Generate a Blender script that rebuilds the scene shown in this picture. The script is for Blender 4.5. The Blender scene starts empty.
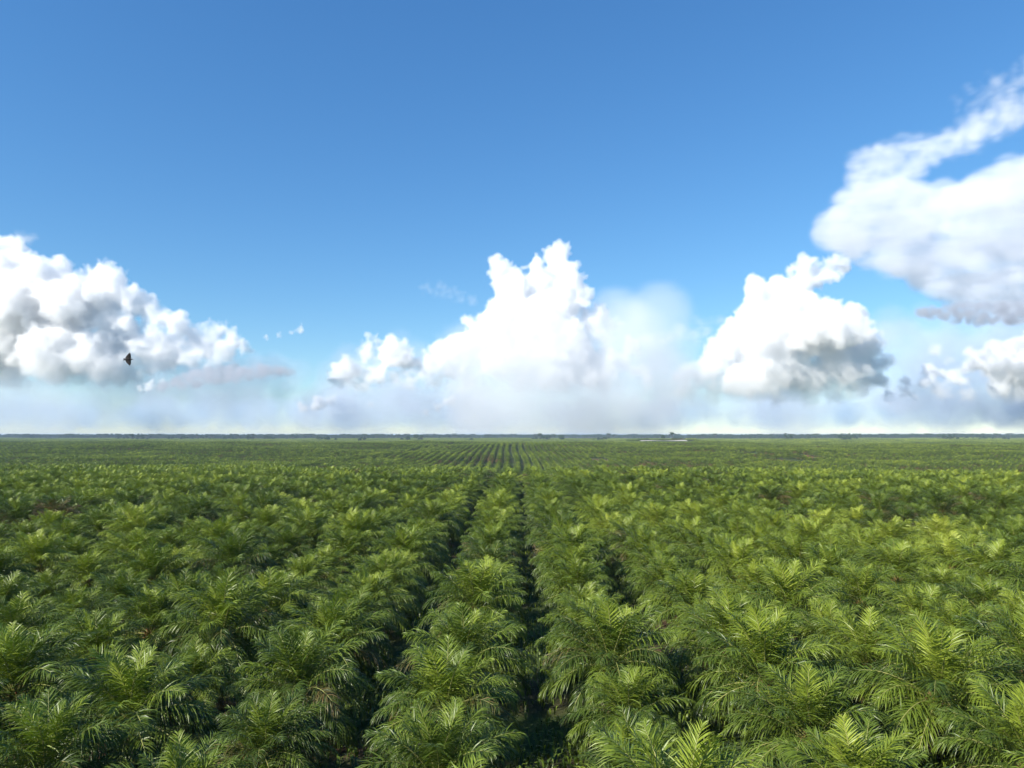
import bpy, math, random
import numpy as np
from mathutils import Vector, Matrix

random.seed(11)
RNG = np.random.default_rng(11)
sc = bpy.context.scene
COL = sc.collection
rad = math.radians

# ------------------------------------------------------------------ view, light, sky
FOCAL, HORIZON = 740.0, 435.0          # in pixels of the 1024 x 768 frame
CAM_Z = 17.1
TILT = math.atan((HORIZON - 384.0) / FOCAL)
SUN_EL, SUN_AZ = 33.0, -126.0          # azimuth clockwise from the view direction (+Y)

cam_data = bpy.data.cameras.new('camera')
cam = bpy.data.objects.new('camera', cam_data)
COL.objects.link(cam)
sc.camera = cam
cam_data.sensor_width = 36.0
cam_data.lens = FOCAL * 36.0 / 1024.0
cam_data.clip_start = 0.5
cam_data.clip_end = 150000.0
cam.location = (0.0, 0.0, CAM_Z)
cam.rotation_euler = (rad(90) + TILT, 0, 0)

world = bpy.data.worlds.new('World')
sc.world = world
world.use_nodes = True
wn = world.node_tree
bg = wn.nodes['Background']
sky = wn.nodes.new('ShaderNodeTexSky')
sky.sky_type = 'NISHITA'
sky.sun_disc = False
sky.sun_elevation = rad(SUN_EL)
sky.sun_rotation = rad(SUN_AZ)
sky.altitude = 0.0
sky.air_density = 1.0
sky.dust_density = 0.05
sky.ozone_density = 4.0
gam = wn.nodes.new('ShaderNodeGamma')
gam.inputs[1].default_value = 0.80
hsv = wn.nodes.new('ShaderNodeHueSaturation')
hsv.inputs['Saturation'].default_value = 1.22
wn.links.new(sky.outputs[0], gam.inputs[0])
wn.links.new(gam.outputs[0], hsv.inputs['Color'])
tint = wn.nodes.new('ShaderNodeMixRGB')
tint.blend_type = 'MULTIPLY'
tint.inputs[0].default_value = 1.0
tint.inputs[2].default_value = (0.80, 1.02, 1.17, 1)
wn.links.new(hsv.outputs[0], tint.inputs[1])
# gentle grade of the sky's three channels: deeper blue overhead, paler low down
sepc, comc = wn.nodes.new('ShaderNodeSeparateColor'), wn.nodes.new('ShaderNodeCombineColor')
wn.links.new(tint.outputs[0], sepc.inputs[0])
for ch, (p_, k_) in enumerate(((1.12, 1.30), (1.03, 1.10), (0.90, 1.03))):
    a_ = wn.nodes.new('ShaderNodeMath'); a_.operation = 'MULTIPLY'; a_.inputs[1].default_value = 0.1893
    b_ = wn.nodes.new('ShaderNodeMath'); b_.operation = 'POWER'; b_.inputs[1].default_value = p_
    c_ = wn.nodes.new('ShaderNodeMath'); c_.operation = 'MULTIPLY'; c_.inputs[1].default_value = k_ / 0.1893
    wn.links.new(sepc.outputs[ch], a_.inputs[0]); wn.links.new(a_.outputs[0], b_.inputs[0])
    wn.links.new(b_.outputs[0], c_.inputs[0]); wn.links.new(c_.outputs[0], comc.inputs[ch])
wn.links.new(comc.outputs[0], bg.inputs[0])
bg.inputs[1].default_value = 0.105

sl = bpy.data.lights.new('sun', 'SUN')
sl.energy = 5.0
sl.angle = rad(0.5)
sl.color = (1.0, 0.94, 0.84)
sun = bpy.data.objects.new('sun', sl)
COL.objects.link(sun)
sd = Vector((math.sin(rad(SUN_AZ)) * math.cos(rad(SUN_EL)), math.cos(rad(SUN_AZ)) * math.cos(rad(SUN_EL)), math.sin(rad(SUN_EL))))
sun.rotation_euler = sd.to_track_quat('Z', 'Y').to_euler()
sun.location = (-60, -20, 60)

vs = sc.view_settings
vs.view_transform = 'Standard'
vs.look = 'None'
vs.exposure = 0.84
vs.gamma = 1.0
vs.use_curve_mapping = False
sc.cycles.max_bounces = 15
sc.cycles.diffuse_bounces = 1
sc.cycles.glossy_bounces = 2
sc.cycles.transmission_bounces = 4
sc.cycles.volume_bounces = 15
sc.cycles.transparent_max_bounces = 8
sc.cycles.volume_step_rate = 3.0
sc.cycles.use_adaptive_sampling = True
sc.cycles.adaptive_threshold = 0.02
sc.cycles.caustics_reflective = False
sc.cycles.caustics_refractive = False
sc.cycles.use_denoising = True
sc.cycles.sample_clamp_indirect = 6.0


def tag(o, label=None, cat=None, group=None, kind=None):
    if label: o['label'] = label
    if cat: o['category'] = cat
    if group: o['group'] = group
    if kind: o['kind'] = kind
    return o


def link(o, parent=None):
    COL.objects.link(o)
    if parent is not None:
        o.parent = parent
    return o


def ray(px, py):
    x = (px - 512.0) / FOCAL
    y = (384.0 - py) / FOCAL
    dy = math.cos(TILT) - y * math.sin(TILT)
    dz = math.sin(TILT) + y * math.cos(TILT)
    return np.array([x / dy, 1.0, dz / dy])


def at(px, py, D):
    """world point seen at pixel (px, py) at distance D along the view axis"""
    return np.array([0, 0, CAM_Z]) + ray(px, py) * D


# ------------------------------------------------------------------ materials
def nodes(name):
    m = bpy.data.materials.new(name)
    m.use_nodes = True
    nt = m.node_tree
    nt.nodes.clear()
    out = nt.nodes.new('ShaderNodeOutputMaterial')
    return m, nt, out


def N(nt, kind, **kw):
    n = nt.nodes.new(kind)
    for k, v in kw.items():
        if k in n.bl_rna.properties.keys():
            setattr(n, k, v)
        else:
            n.inputs[k].default_value = v
    return n


def ramp(nt, stops):
    r = nt.nodes.new('ShaderNodeValToRGB')
    e = r.color_ramp.elements
    e[0].position, e[0].color = stops[0][0], (*stops[0][1], 1)
    e[1].position, e[1].color = stops[1][0], (*stops[1][1], 1)
    for p, c in stops[2:]:
        x = e.new(p)
        x.color = (*c, 1)
    return r


def math_node(nt, op, a, b=None, c=None):
    n = nt.nodes.new('ShaderNodeMath')
    n.operation = op
    for i, v in enumerate((a, b, c)):
        if v is None: continue
        if isinstance(v, (int, float)):
            n.inputs[i].default_value = v
        else:
            nt.links.new(v, n.inputs[i])
    return n.outputs[0]


def leaf_material():
    m, nt, out = nodes('palm_leaflet')
    L = nt.links.new
    att = N(nt, 'ShaderNodeAttribute', attribute_name='tone')
    info = N(nt, 'ShaderNodeObjectInfo')
    geo = N(nt, 'ShaderNodeNewGeometry')
    big = N(nt, 'ShaderNodeTexNoise', Scale=0.012, Detail=3.0)
    L(geo.outputs['Position'], big.inputs['Vector'])
    t = math_node(nt, 'ADD', att.outputs['Fac'], math_node(nt, 'MULTIPLY', math_node(nt, 'SUBTRACT', info.outputs['Random'], 0.5), 0.34))
    t = math_node(nt, 'ADD', t, math_node(nt, 'MULTIPLY', math_node(nt, 'SUBTRACT', big.outputs['Fac'], 0.5), 0.9))
    r = ramp(nt, [(0.0, (0.17, 0.105, 0.045)), (0.08, (0.13, 0.10, 0.035)), (0.16, (0.042, 0.074, 0.012)), (0.42, (0.112, 0.162, 0.018)), (0.70, (0.220, 0.275, 0.030)), (1.0, (0.37, 0.40, 0.06))])
    L(t, r.inputs[0])
    p = N(nt, 'ShaderNodeBsdfPrincipled', Roughness=0.42)
    p.inputs['Specular IOR Level'].default_value = 0.32
    L(r.outputs[0], p.inputs['Base Color'])
    tr = N(nt, 'ShaderNodeBsdfTranslucent')
    g = N(nt, 'ShaderNodeMixRGB', blend_type='MULTIPLY')
    g.inputs[0].default_value = 1.0
    g.inputs[2].default_value = (1.35, 1.55, 0.5, 1)
    L(r.outputs[0], g.inputs[1])
    L(g.outputs[0], tr.inputs[0])
    mx = N(nt, 'ShaderNodeMixShader')
    mx.inputs[0].default_value = 0.14
    L(p.outputs[0], mx.inputs[1])
    L(tr.outputs[0], mx.inputs[2])
    L(mx.outputs[0], out.inputs[0])
    return m


def plain(name, stops, scale=3.0, rough=0.8, detail=5.0, bump=0.0, spec=0.3, coord='Object'):
    m, nt, out = nodes(name)
    L = nt.links.new
    if coord == 'World':
        src = N(nt, 'ShaderNodeNewGeometry').outputs['Position']
    else:
        src = N(nt, 'ShaderNodeTexCoord').outputs['Object']
    n = N(nt, 'ShaderNodeTexNoise', Scale=scale, Detail=detail, Roughness=0.6)
    L(src, n.inputs['Vector'])
    r = ramp(nt, stops)
    L(n.outputs['Fac'], r.inputs[0])
    p = N(nt, 'ShaderNodeBsdfPrincipled', Roughness=rough)
    p.inputs['Specular IOR Level'].default_value = spec
    L(r.outputs[0], p.inputs['Base Color'])
    if bump:
        b = N(nt, 'ShaderNodeBump', Strength=bump, Distance=0.05)
        L(n.outputs['Fac'], b.inputs['Height'])
        L(b.outputs[0], p.inputs['Normal'])
    L(p.outputs[0], out.inputs[0])
    return m


LEAF = leaf_material()
RACHIS = plain('palm_rachis', [(0.3, (0.16, 0.19, 0.045)), (0.7, (0.26, 0.25, 0.08))], 2.0, 0.5)
BASES = plain('palm_frond_bases', [(0.3, (0.16, 0.075, 0.035)), (0.7, (0.30, 0.15, 0.07))], 6.0, 0.8)
BARK = plain('palm_trunk_bark', [(0.25, (0.045, 0.03, 0.02)), (0.6, (0.12, 0.085, 0.055)), (0.8, (0.06, 0.08, 0.03))], 7.0, 0.95, bump=0.6)
FOREST = plain('forest_leaf', [(0.3, (0.030, 0.060, 0.016)), (0.7, (0.060, 0.095, 0.024))], 0.02, 0.6, coord='World')
WOOD = plain('tree_bark', [(0.3, (0.09, 0.075, 0.06)), (0.7, (0.20, 0.17, 0.14))], 2.0, 0.9)
ROADM = plain('pale_track_soil', [(0.3, (0.30, 0.27, 0.22)), (0.7, (0.48, 0.45, 0.39))], 0.06, 0.9, coord='World')
BIRDM = plain('bird_plumage', [(0.3, (0.006, 0.005, 0.006)), (0.7, (0.016, 0.012, 0.012))], 18.0, 0.7)


def ground_material():
    m, nt, out = nodes('ground_soil')
    L = nt.links.new
    pos = N(nt, 'ShaderNodeNewGeometry').outputs['Position']
    a = N(nt, 'ShaderNodeTexNoise', Scale=0.9, Detail=8.0, Roughness=0.7)
    b = N(nt, 'ShaderNodeTexNoise', Scale=0.11, Detail=5.0)
    L(pos, a.inputs['Vector'])
    L(pos, b.inputs['Vector'])
    ra = ramp(nt, [(0.32, (0.036, 0.024, 0.016)), (0.55, (0.070, 0.043, 0.027)), (0.72, (0.14, 0.09, 0.055))])
    L(a.outputs['Fac'], ra.inputs[0])
    rb = ramp(nt, [(0.35, (0.030, 0.050, 0.014)), (0.65, (0.060, 0.085, 0.024))])
    L(a.outputs['Fac'], rb.inputs[0])
    k = ramp(nt, [(0.34, (0, 0, 0)), (0.50, (1, 1, 1))])
    L(b.outputs['Fac'], k.inputs[0])
    mx = N(nt, 'ShaderNodeMixRGB')
    L(k.outputs[0], mx.inputs[0])
    L(ra.outputs[0], mx.inputs[1])
    L(rb.outputs[0], mx.inputs[2])
    # bare laterite where the stand is broken
    att = N(nt, 'ShaderNodeAttribute', attribute_name='bare')
    mb = N(nt, 'ShaderNodeMixRGB')
    mb.inputs[2].default_value = (0.30, 0.11, 0.055, 1)
    L(att.outputs['Fac'], mb.inputs[0])
    L(mx.outputs[0], mb.inputs[1])
    # beyond the estate: closed green cover
    fa = N(nt, 'ShaderNodeAttribute', attribute_name='far')
    mf = N(nt, 'ShaderNodeMixRGB')
    mf.inputs[2].default_value = (0.030, 0.052, 0.014, 1)
    L(fa.outputs['Fac'], mf.inputs[0])
    L(mb.outputs[0], mf.inputs[1])
    p = N(nt, 'ShaderNodeBsdfPrincipled', Roughness=0.95)
    p.inputs['Specular IOR Level'].default_value = 0.15
    L(mf.outputs[0], p.inputs['Base Color'])
    bp = N(nt, 'ShaderNodeBump', Strength=0.8, Distance=0.15)
    L(a.outputs['Fac'], bp.inputs['Height'])
    L(bp.outputs[0], p.inputs['Normal'])
    L(p.outputs[0], out.inputs[0])
    return m


# ------------------------------------------------------------------ terrain
def sstep(a, b, x):
    t = np.clip((x - a) / (b - a), 0, 1)
    return t * t * (3 - 2 * t)


def terrain(x, y):
    x = np.asarray(x, float)
    y = np.asarray(y, float)
    ang = x / np.maximum(y, 60.0)
    right = sstep(0.12, 0.5, ang)
    left = sstep(0.15, 0.65, -ang)
    edge = 232 + 25 * left - 20 * right + 22 * np.sin(x / 47.0 + .5) * np.sin(x / 111.0)
    deep = 11.0 - 2.0 * left + 0.5 * right
    ridge = 1230 - 260 * right + 60 * left
    z = -deep * sstep(edge, edge + 250, y)
    z = z + (deep - 0.8 - 2.0 * right) * sstep(500 + 60 * left, ridge, y)
    z = z + 1.4 * np.sin(x / 95.0 + 0.7) * np.sin(y / 160.0 + 1.1) * sstep(120, 450, y)
    z = z - (7.0 - 2.5 * right) * sstep(ridge + 80, ridge + 900, y)
    z = z + 2.2 * np.sin(x / 420.0 + 2.0) * np.sin(y / 530.0) * sstep(1300, 2200, y)
    z = z + 2.0 * np.sin(x / 61.0 + y / 140.0) * np.sin(y / 78.0 - x / 190.0 + .6) * sstep(260, 600, y)
    z = z + 0.35 * np.sin(x / 23.0) * np.sin(y / 31.0 + 0.4)
    z = z - 3.0 * sstep(3500, 9000, y)
    z = z + 14.0 * np.exp(-((x - 407) / 100.0) ** 4 - ((y - 2010) / 75.0) ** 2)
    return z


BARE = []          # (x, y, rx, ry) clearings
def clearing(px, py, D, rx, ry):
    p = at(px, py, D)
    BARE.append((p[0], D, rx, ry))
clearing(600, 455, 770, 15, 62)
clearing(782, 456, 700, 19, 78)
clearing(806, 453, 790, 12, 60)
clearing(835, 452, 830, 12, 50)
clearing(118, 461, 560, 12, 16)
clearing(1010, 452, 860, 24, 20)


def bare(x, y, grow=1.0):
    v = np.zeros_like(np.asarray(x, float))
    for bx, by, rx, ry in BARE:
        v = np.maximum(v, 1 - ((x - bx) / (rx * grow)) ** 2 - ((y - by) / (ry * grow)) ** 2)
    return v


def make_ground():
    ys = [-600.0]
    while ys[-1] < -60: ys.append(ys[-1] + 60)
    while ys[-1] < 40000:
        y = ys[-1]
        ys.append(y + (8 if y < 400 else 14 if y < 1500 else y * 0.02))
    ys = np.array(ys)
    us = np.linspace(-1, 1, 261)
    us = np.sign(us) * np.abs(us) ** 1.25
    X = us[None, :] * (700 + 1.3 * np.maximum(ys, 0))[:, None]
    Y = np.repeat(ys[:, None], len(us), 1)
    Z = terrain(X, Y)
    Bv = np.clip(bare(X, Y, .8) * 3, 0, 1) * np.where(X > 150, 1.0, .25)
    verts = np.stack([X, Y, Z], -1).reshape(-1, 3)
    nu = len(us)
    i = np.arange((len(ys) - 1) * nu).reshape(-1, nu)[:, :-1].ravel()
    faces = np.stack([i, i + 1, i + 1 + nu, i + nu], -1)
    me = bpy.data.meshes.new('ground')
    me.vertices.add(len(verts)); me.vertices.foreach_set('co', verts.ravel())
    me.loops.add(faces.size); me.loops.foreach_set('vertex_index', faces.ravel())
    me.polygons.add(len(faces)); me.polygons.foreach_set('loop_start', np.arange(0, faces.size, 4))
    me.update(calc_edges=True)
    me.polygons.foreach_set('use_smooth', np.ones(len(faces), bool))
    a = me.attributes.new('bare', 'FLOAT', 'POINT'); a.data.foreach_set('value', Bv.ravel())
    a = me.attributes.new('far', 'FLOAT', 'POINT'); a.data.foreach_set('value', sstep(1500, 2600, Y).ravel())
    me.materials.append(ground_material())
    tag(link(bpy.data.objects.new('ground', me)), kind='structure')


make_ground()


# ------------------------------------------------------------------ mesh buffer
class Buf:
    def __init__(s):
        s.v, s.f, s.m, s.t, s.n = [], [], [], [], 0

    def add(s, v, f, mat=0, tone=0.5):
        """v (n,3), f list of face arrays (k,3)/(k,4) with local indices"""
        v = np.asarray(v, float)
        s.v.append(v)
        tn = np.empty(len(v)); tn[:] = tone
        s.t.append(tn)
        for fa in f:
            fa = np.asarray(fa, int)
            if fa.size:
                s.f.append(fa + s.n)
                s.m.append(np.full(len(fa), mat))
        s.n += len(v)

    def merge(s, o, M=None, dtone=0.0):
        """append another buffer, transformed by 4x4 M"""
        v = np.concatenate(o.v)
        if M is not None:
            M = np.array(M)
            v = v @ M[:3, :3].T + M[:3, 3]
        s.v.append(v)
        s.t.append(np.concatenate(o.t) + dtone)
        for fa, mm in zip(o.f, o.m):
            s.f.append(fa + s.n); s.m.append(mm)
        s.n += len(v)

    def mesh(s, name, mats, smooth=False):
        v = np.concatenate(s.v)
        me = bpy.data.meshes.new(name)
        me.vertices.add(len(v)); me.vertices.foreach_set('co', v.ravel())
        tot = np.concatenate([np.full(len(f), f.shape[1]) for f in s.f])
        idx = np.concatenate([f.ravel() for f in s.f])
        me.loops.add(len(idx)); me.loops.foreach_set('vertex_index', idx)
        me.polygons.add(len(tot))
        me.polygons.foreach_set('loop_start', np.concatenate([[0], np.cumsum(tot)[:-1]]))
        me.polygons.foreach_set('material_index', np.concatenate(s.m))
        if smooth:
            me.polygons.foreach_set('use_smooth', np.ones(len(tot), bool))
        me.update(calc_edges=True)
        a = me.attributes.new('tone', 'FLOAT', 'POINT'); a.data.foreach_set('value', np.concatenate(s.t))
        for m in mats: me.materials.append(m)
        return me


def norm(v):
    return v / np.maximum(np.linalg.norm(v, axis=-1, keepdims=True), 1e-9)


def tube(buf, P, R, k=5, mat=0, tone=0.5, flat=1.0):
    """tapered tube along points P with radii R; flat squashes it"""
    P = np.asarray(P, float); R = np.asarray(R, float)
    T = norm(np.gradient(P, axis=0))
    ref = np.array([0, 1.0, 0]) if abs(T[0][1]) < 0.9 else np.array([1.0, 0, 0])
    A = norm(np.cross(T, ref)); B = np.cross(T, A)
    a = np.arange(k) * 2 * math.pi / k
    V = P[:, None, :] + R[:, None, None] * (A[:, None, :] * np.cos(a)[None, :, None] * flat + B[:, None, :] * np.sin(a)[None, :, None])
    n = len(P)
    i = np.arange((n - 1) * k).reshape(n - 1, k)
    j = np.roll(i, -1, axis=1)
    q = np.stack([i, j, j + k, i + k], -1).reshape(-1, 4)
    buf.add(V.reshape(-1, 3), [q, np.array([np.arange(k)[::-1]]), np.array([np.arange(k) + (n - 1) * k])] if k > 4 else [q], mat, tone)


# ------------------------------------------------------------------ palm fronds
def frond(age, rng, nleaf=74, wide=0.043, dead=False):
    """One frond that leaves the crown towards +X. age 0 = youngest, upright; 1 = oldest, drooping."""
    b = Buf()
    elev = rad(86 - 92 * age ** 1.15 + rng.uniform(-5, 5))
    bend = rad(14 + 68 * min(1, age * 1.6) ** 0.7 + rng.uniform(-7, 7))
    L = 3.7 + 0.95 * min(1, age * 1.8) + rng.uniform(-.35, .35)
    if dead:
        elev, bend, L = rad(-14 + rng.uniform(-12, 12)), rad(58), 3.7
    sway = rng.uniform(-.12, .12)
    n = 26
    s = np.linspace(0, 1, n)
    ang = elev - bend * s ** 1.6
    d = np.stack([np.cos(ang), sway * 2 * s, np.sin(ang)], -1)
    d = norm(d)
    P = np.cumsum(np.vstack([[0.10, 0, 0], d[:-1] * L / (n - 1)]), axis=0)
    R = 0.052 * (1 - s) ** 0.9 + 0.006
    R[0] = 0.085
    tube(b, P, R, 5, 1, 0.5, 0.75)
    # leaflets
    m = nleaf * 2
    side = np.tile([1.0, -1.0], nleaf)
    t = np.repeat(np.linspace(0.19, 0.995, nleaf), 2) + rng.normal(0, .004, m)
    t = np.clip(t, 0.18, 0.998)
    ip = lambda A: np.stack([np.interp(t, s, A[:, k]) for k in range(3)], -1)
    p0, T = ip(P), norm(ip(d))
    Bn = norm(np.cross(T, np.array([[1e-3, 0, 1.0]]) if elev < rad(70) else np.array([[-1.0, 0, 0.3]])))
    Nn = np.cross(Bn, T)
    Nn = np.where((Nn[:, 2:3] < 0) & (elev < rad(70)), -Nn, Nn)
    u = (t - .19) / .81
    ll = (0.50 + 0.80 * np.sin(np.pi * np.clip(u * .92 + .10, 0, 1)) ** 0.8) * (1 - .35 * u ** 4)
    ll = ll * rng.uniform(.78, 1.12, m) * np.where(rng.random(m) < .05, .5, 1) * (0.80 + .2 * min(1, age * 3))
    al = np.radians(66 - 34 * u + rng.normal(0, 6, m))
    plume = np.tile(np.repeat([32.0, 4.0, -20.0, 14.0, 42.0], 2), m // 10 + 1)[:m]
    be = np.radians(plume * (0.55 + 0.45 * min(1, age * 3)) + rng.normal(0, 7, m))
    dr = np.cos(al)[:, None] * T + np.sin(al)[:, None] * (side[:, None] * np.cos(be)[:, None] * Bn + np.sin(be)[:, None] * Nn)
    droop = (0.20 + 0.90 * min(1, age * 1.5)) * rng.uniform(.7, 1.3, m)
    if dead: droop = droop * 1.6
    g = np.array([0, 0, -1.0])
    fr = [0, .34, .70, 1.0]
    wd = [0.45, 1.0, 0.72, 0.10]
    pts = [p0]; cur = p0; ds = [norm(dr)]
    for k in range(1, 4):
        dk = norm(dr + g * (droop * (fr[k] ** 1.5) * 1.15)[:, None])
        cur = cur + dk * (ll * (fr[k] - fr[k - 1]))[:, None]
        pts.append(cur); ds.append(dk)
    tw = rng.normal(0, .5, m)
    V = []
    for k in range(4):
        w = norm(T - (T * ds[k]).sum(-1, keepdims=True) * ds[k])
        nn = np.cross(ds[k], w)
        w = norm(w * np.cos(tw)[:, None] + nn * np.sin(tw)[:, None])
        h = wide * wd[k] * .5 * (0.8 + .35 * np.sin(np.pi * u))[:, None]
        V += [pts[k] - w * h, pts[k] + w * h]
    V = np.stack(V, 1)                                    # m, 8, 3
    base = np.arange(m)[:, None] * 8
    q = np.concatenate([base + np.array([0, 1, 3, 2]), base + np.array([2, 3, 5, 4]), base + np.array([4, 5, 7, 6])])
    if dead:
        tone = 0.03 + 0 * t
    else:
        tone = 0.64 - 0.30 * min(1, age * 2.2) + rng.uniform(-.06, .06) + 0 * t
    tone = np.repeat(tone + rng.normal(0, .035, m), 8)
    b.add(V.reshape(-1, 3), [q], 0, tone)
    return b


AGES = [0.02, 0.08, 0.16, 0.26, 0.38, 0.50, 0.62, 0.74, 0.86, 0.97]


def crown_plan(rng, nf=40, upright=1.0, yellow=0.0):
    """(age, turn, tilt, tone shift, size) of each frond of one crown"""
    out = []
    a0 = rng.uniform(0, 2 * math.pi)
    for k in range(nf):
        age = ((k + .5) / nf) ** (0.92 if upright > 1 else 0.74)
        age = min(.99, max(.01, age + rng.uniform(-.03, .03)))
        out.append((age, a0 + k * rad(137.5) + rng.uniform(-.15, .15), rng.uniform(-.07, .07), yellow + rng.uniform(-.09, .09), rng.uniform(.92, 1.08)))
    return out


def heart(rng, nb=26):
    """crown centre: clasping frond bases round a growing point and the unopened spear"""
    b = Buf()
    for k in range(nb):
        a = k * rad(137.5)
        e = rad(80 - 70 * k / nb)
        r0 = .10 + .16 * k / nb
        o = np.array([math.cos(a) * r0, math.sin(a) * r0, -.35 * k / nb])
        dd = np.array([math.cos(a) * math.cos(e), math.sin(a) * math.cos(e), math.sin(e)])
        s = np.linspace(0, 1, 4)[:, None]
        tube(b, o + dd * s * .62, [.085, .07, .055, .035], 5, 1, 0.5, .8)
    s = np.linspace(0, 1, 6)[:, None]
    lean = rng.uniform(-.12, .12, 2)
    tube(b, s * np.array([lean[0] * 2.4, lean[1] * 2.4, 2.6]), [.05, .045, .04, .032, .02, .004], 5, 0, 0.9)
    return b


def trunk_buf(rng, h=2.5):
    b = Buf()
    n = 7
    z = np.linspace(-0.25, h, n)
    r = np.interp(z, [-.25, .1, .6, h - .2, h], [.52, .42, .34, .34, .22]) * rng.uniform(.95, 1.05, n)
    P = np.stack([rng.normal(0, .01, n), rng.normal(0, .01, n), z], -1)
    tube(b, P, r, 10, 0)
    for k in range(46):                                   # stubs of pruned fronds in a spiral
        a = k * rad(137.5)
        zz = .15 + (h - .25) * k / 46
        rr = np.interp(zz, [.1, .6, h], [.40, .33, .33])
        o = np.array([math.cos(a) * rr * .8, math.sin(a) * rr * .8, zz])
        dd = np.array([math.cos(a) * .65, math.sin(a) * .65, .75])
        tube(b, np.array([o, o + dd * .16, o + dd * rng.uniform(.22, .34)]), [.11, .085, .05], 5, 0, .5, .7)
    return b


TRUNK_H = 2.5
FM = [LEAF, RACHIS]
frond_bufs = {}
for i, a in enumerate(AGES):
    for v in range(2):
        frond_bufs[(i, v)] = frond(a, np.random.default_rng(100 + i * 7 + v))
dead_bufs = [frond(1, np.random.default_rng(900 + v), nleaf=40, dead=True) for v in range(2)]
frond_meshes = {k: b.mesh('frond', FM) for k, b in frond_bufs.items()}
dead_meshes = [b.mesh('dead_frond', FM) for b in dead_bufs]
low_bufs = {(i, 0): frond(a, np.random.default_rng(300 + i), nleaf=24, wide=0.095) for i, a in enumerate(AGES)}


def nearest_age(age):
    return min(range(len(AGES)), key=lambda i: abs(AGES[i] - age))


def frond_matrix(turn, tilt, size):
    return Matrix.Rotation(turn, 4, 'Z') @ Matrix.Rotation(tilt, 4, 'X') @ Matrix.Diagonal((size, size, size, 1))


STYLES = [dict(nf=42), dict(nf=40, upright=2), dict(nf=44), dict(nf=40, yellow=.07), dict(nf=42, upright=2, yellow=.04), dict(nf=42, yellow=-.06), dict(nf=44), dict(nf=38, upright=2, yellow=.10), dict(nf=40), dict(nf=36, upright=2, yellow=-.03), dict(nf=43, yellow=-.08), dict(nf=39, yellow=.03), dict(nf=34, upright=2), dict(nf=45)]
PLANS = [crown_plan(np.random.default_rng(40 + i), **s) for i, s in enumerate(STYLES)]
heart_meshes = [heart(np.random.default_rng(70 + i)).mesh('crown', [LEAF, BASES]) for i in range(3)]
trunk_bufs = [trunk_buf(np.random.default_rng(80 + i)) for i in range(3)]
trunk_meshes = [b.mesh('trunk', [BARK], False) for b in trunk_bufs]


def crown_buf(plan, bufs, nv, every=1):
    b = Buf()
    for k, (age, turn, tilt, dt, size) in enumerate(plan[::every]):
        b.merge(bufs[(nearest_age(age), k % nv)], frond_matrix(turn, tilt, size * (1.0 if every == 1 else 1.08)), dt)
    return b


def whole_crown(i):
    b = crown_buf(PLANS[i], frond_bufs, 2)
    hb = heart(np.random.default_rng(70 + i % 3))
    o = Buf(); o.merge(hb)
    for k in range(len(o.m)): o.m[k] = np.where(o.m[k] == 1, 2, 0)
    b.merge(o)
    if i % 3 == 0:
        for q in range(3):
            b.merge(dead_bufs[q % 2], frond_matrix(q * 2.1 + i, 0, .95))
    return b.mesh('crown', [LEAF, RACHIS, BASES])


crown_meshes = [whole_crown(i) for i in range(len(PLANS))]

# ------------------------------------------------------------------ planting grid
ROW, STEP = 7.8, 6.9
VP = (518 - 512) / FOCAL            # rows run very slightly to the right of the view axis
ALLEY = 0.55                        # x of the central alley at the camera


def grid(y0, y1, half):
    """palm positions (x, y, row, number in row)"""
    out = []
    nr = int(half / ROW) + 2
    for r in range(-nr, nr + 1):
        if r == 0: continue
        xr = ALLEY + (r - .5 * np.sign(r)) * ROW
        off = (r % 2) * STEP / 2 + 2.0
        k0, k1 = int((y0 - off) / STEP), int((y1 - off) / STEP) + 1
        for k in range(k0, k1):
            y = off + k * STEP
            out.append((xr + VP * y + (1.8 if r > 1 else .95 if r > 0 else -.1 if r == -1 else -1.5), y, r, k))
    return out


def ordinal(n):
    ones = ['', 'first', 'second', 'third', 'fourth', 'fifth', 'sixth', 'seventh', 'eighth', 'ninth', 'tenth', 'eleventh', 'twelfth', 'thirteenth', 'fourteenth', 'fifteenth', 'sixteenth', 'seventeenth', 'eighteenth', 'nineteenth']
    tens = {20: ('twentieth', 'twenty'), 30: ('thirtieth', 'thirty'), 40: ('fortieth', 'forty')}
    if n < 20: return ones[n]
    t, o = n // 10 * 10, n % 10
    return tens[t][0] if o == 0 else tens[t][1] + '-' + ones[o]


cells = grid(-40, 420, 420)
rng = np.random.default_rng(5)
near, rest = [], []
for x, y, r, k in cells:
    jx, jy = rng.normal(0, .32), rng.normal(0, .45)
    x, y = x + jx, y + jy
    if rng.random() < .012 and y > 60: continue            # a few gaps in the stand
    seen = y > 21.5 and abs(x) / y * FOCAL < 512 + 3.2 / y * FOCAL
    if abs(x) > 60 + 1.05 * max(y, 0): continue
    if y < 6 and abs(x) < 4: continue
    (near if seen else rest).append((x, y, r, k))
near.sort(key=lambda p: p[0] ** 2 + p[1] ** 2)
rest += near[300:]
near = near[:300]
front = {}
for x, y, r, k in sorted(near, key=lambda p: p[1]):
    front.setdefault(r, []).append(k)


def row_phrase(r):
    n = abs(r)
    s = 'left' if r < 0 else 'right'
    if n == 1: return 'the row just %s of central alley' % s
    return 'the %s row %s of central alley' % (ordinal(n), s)


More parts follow.
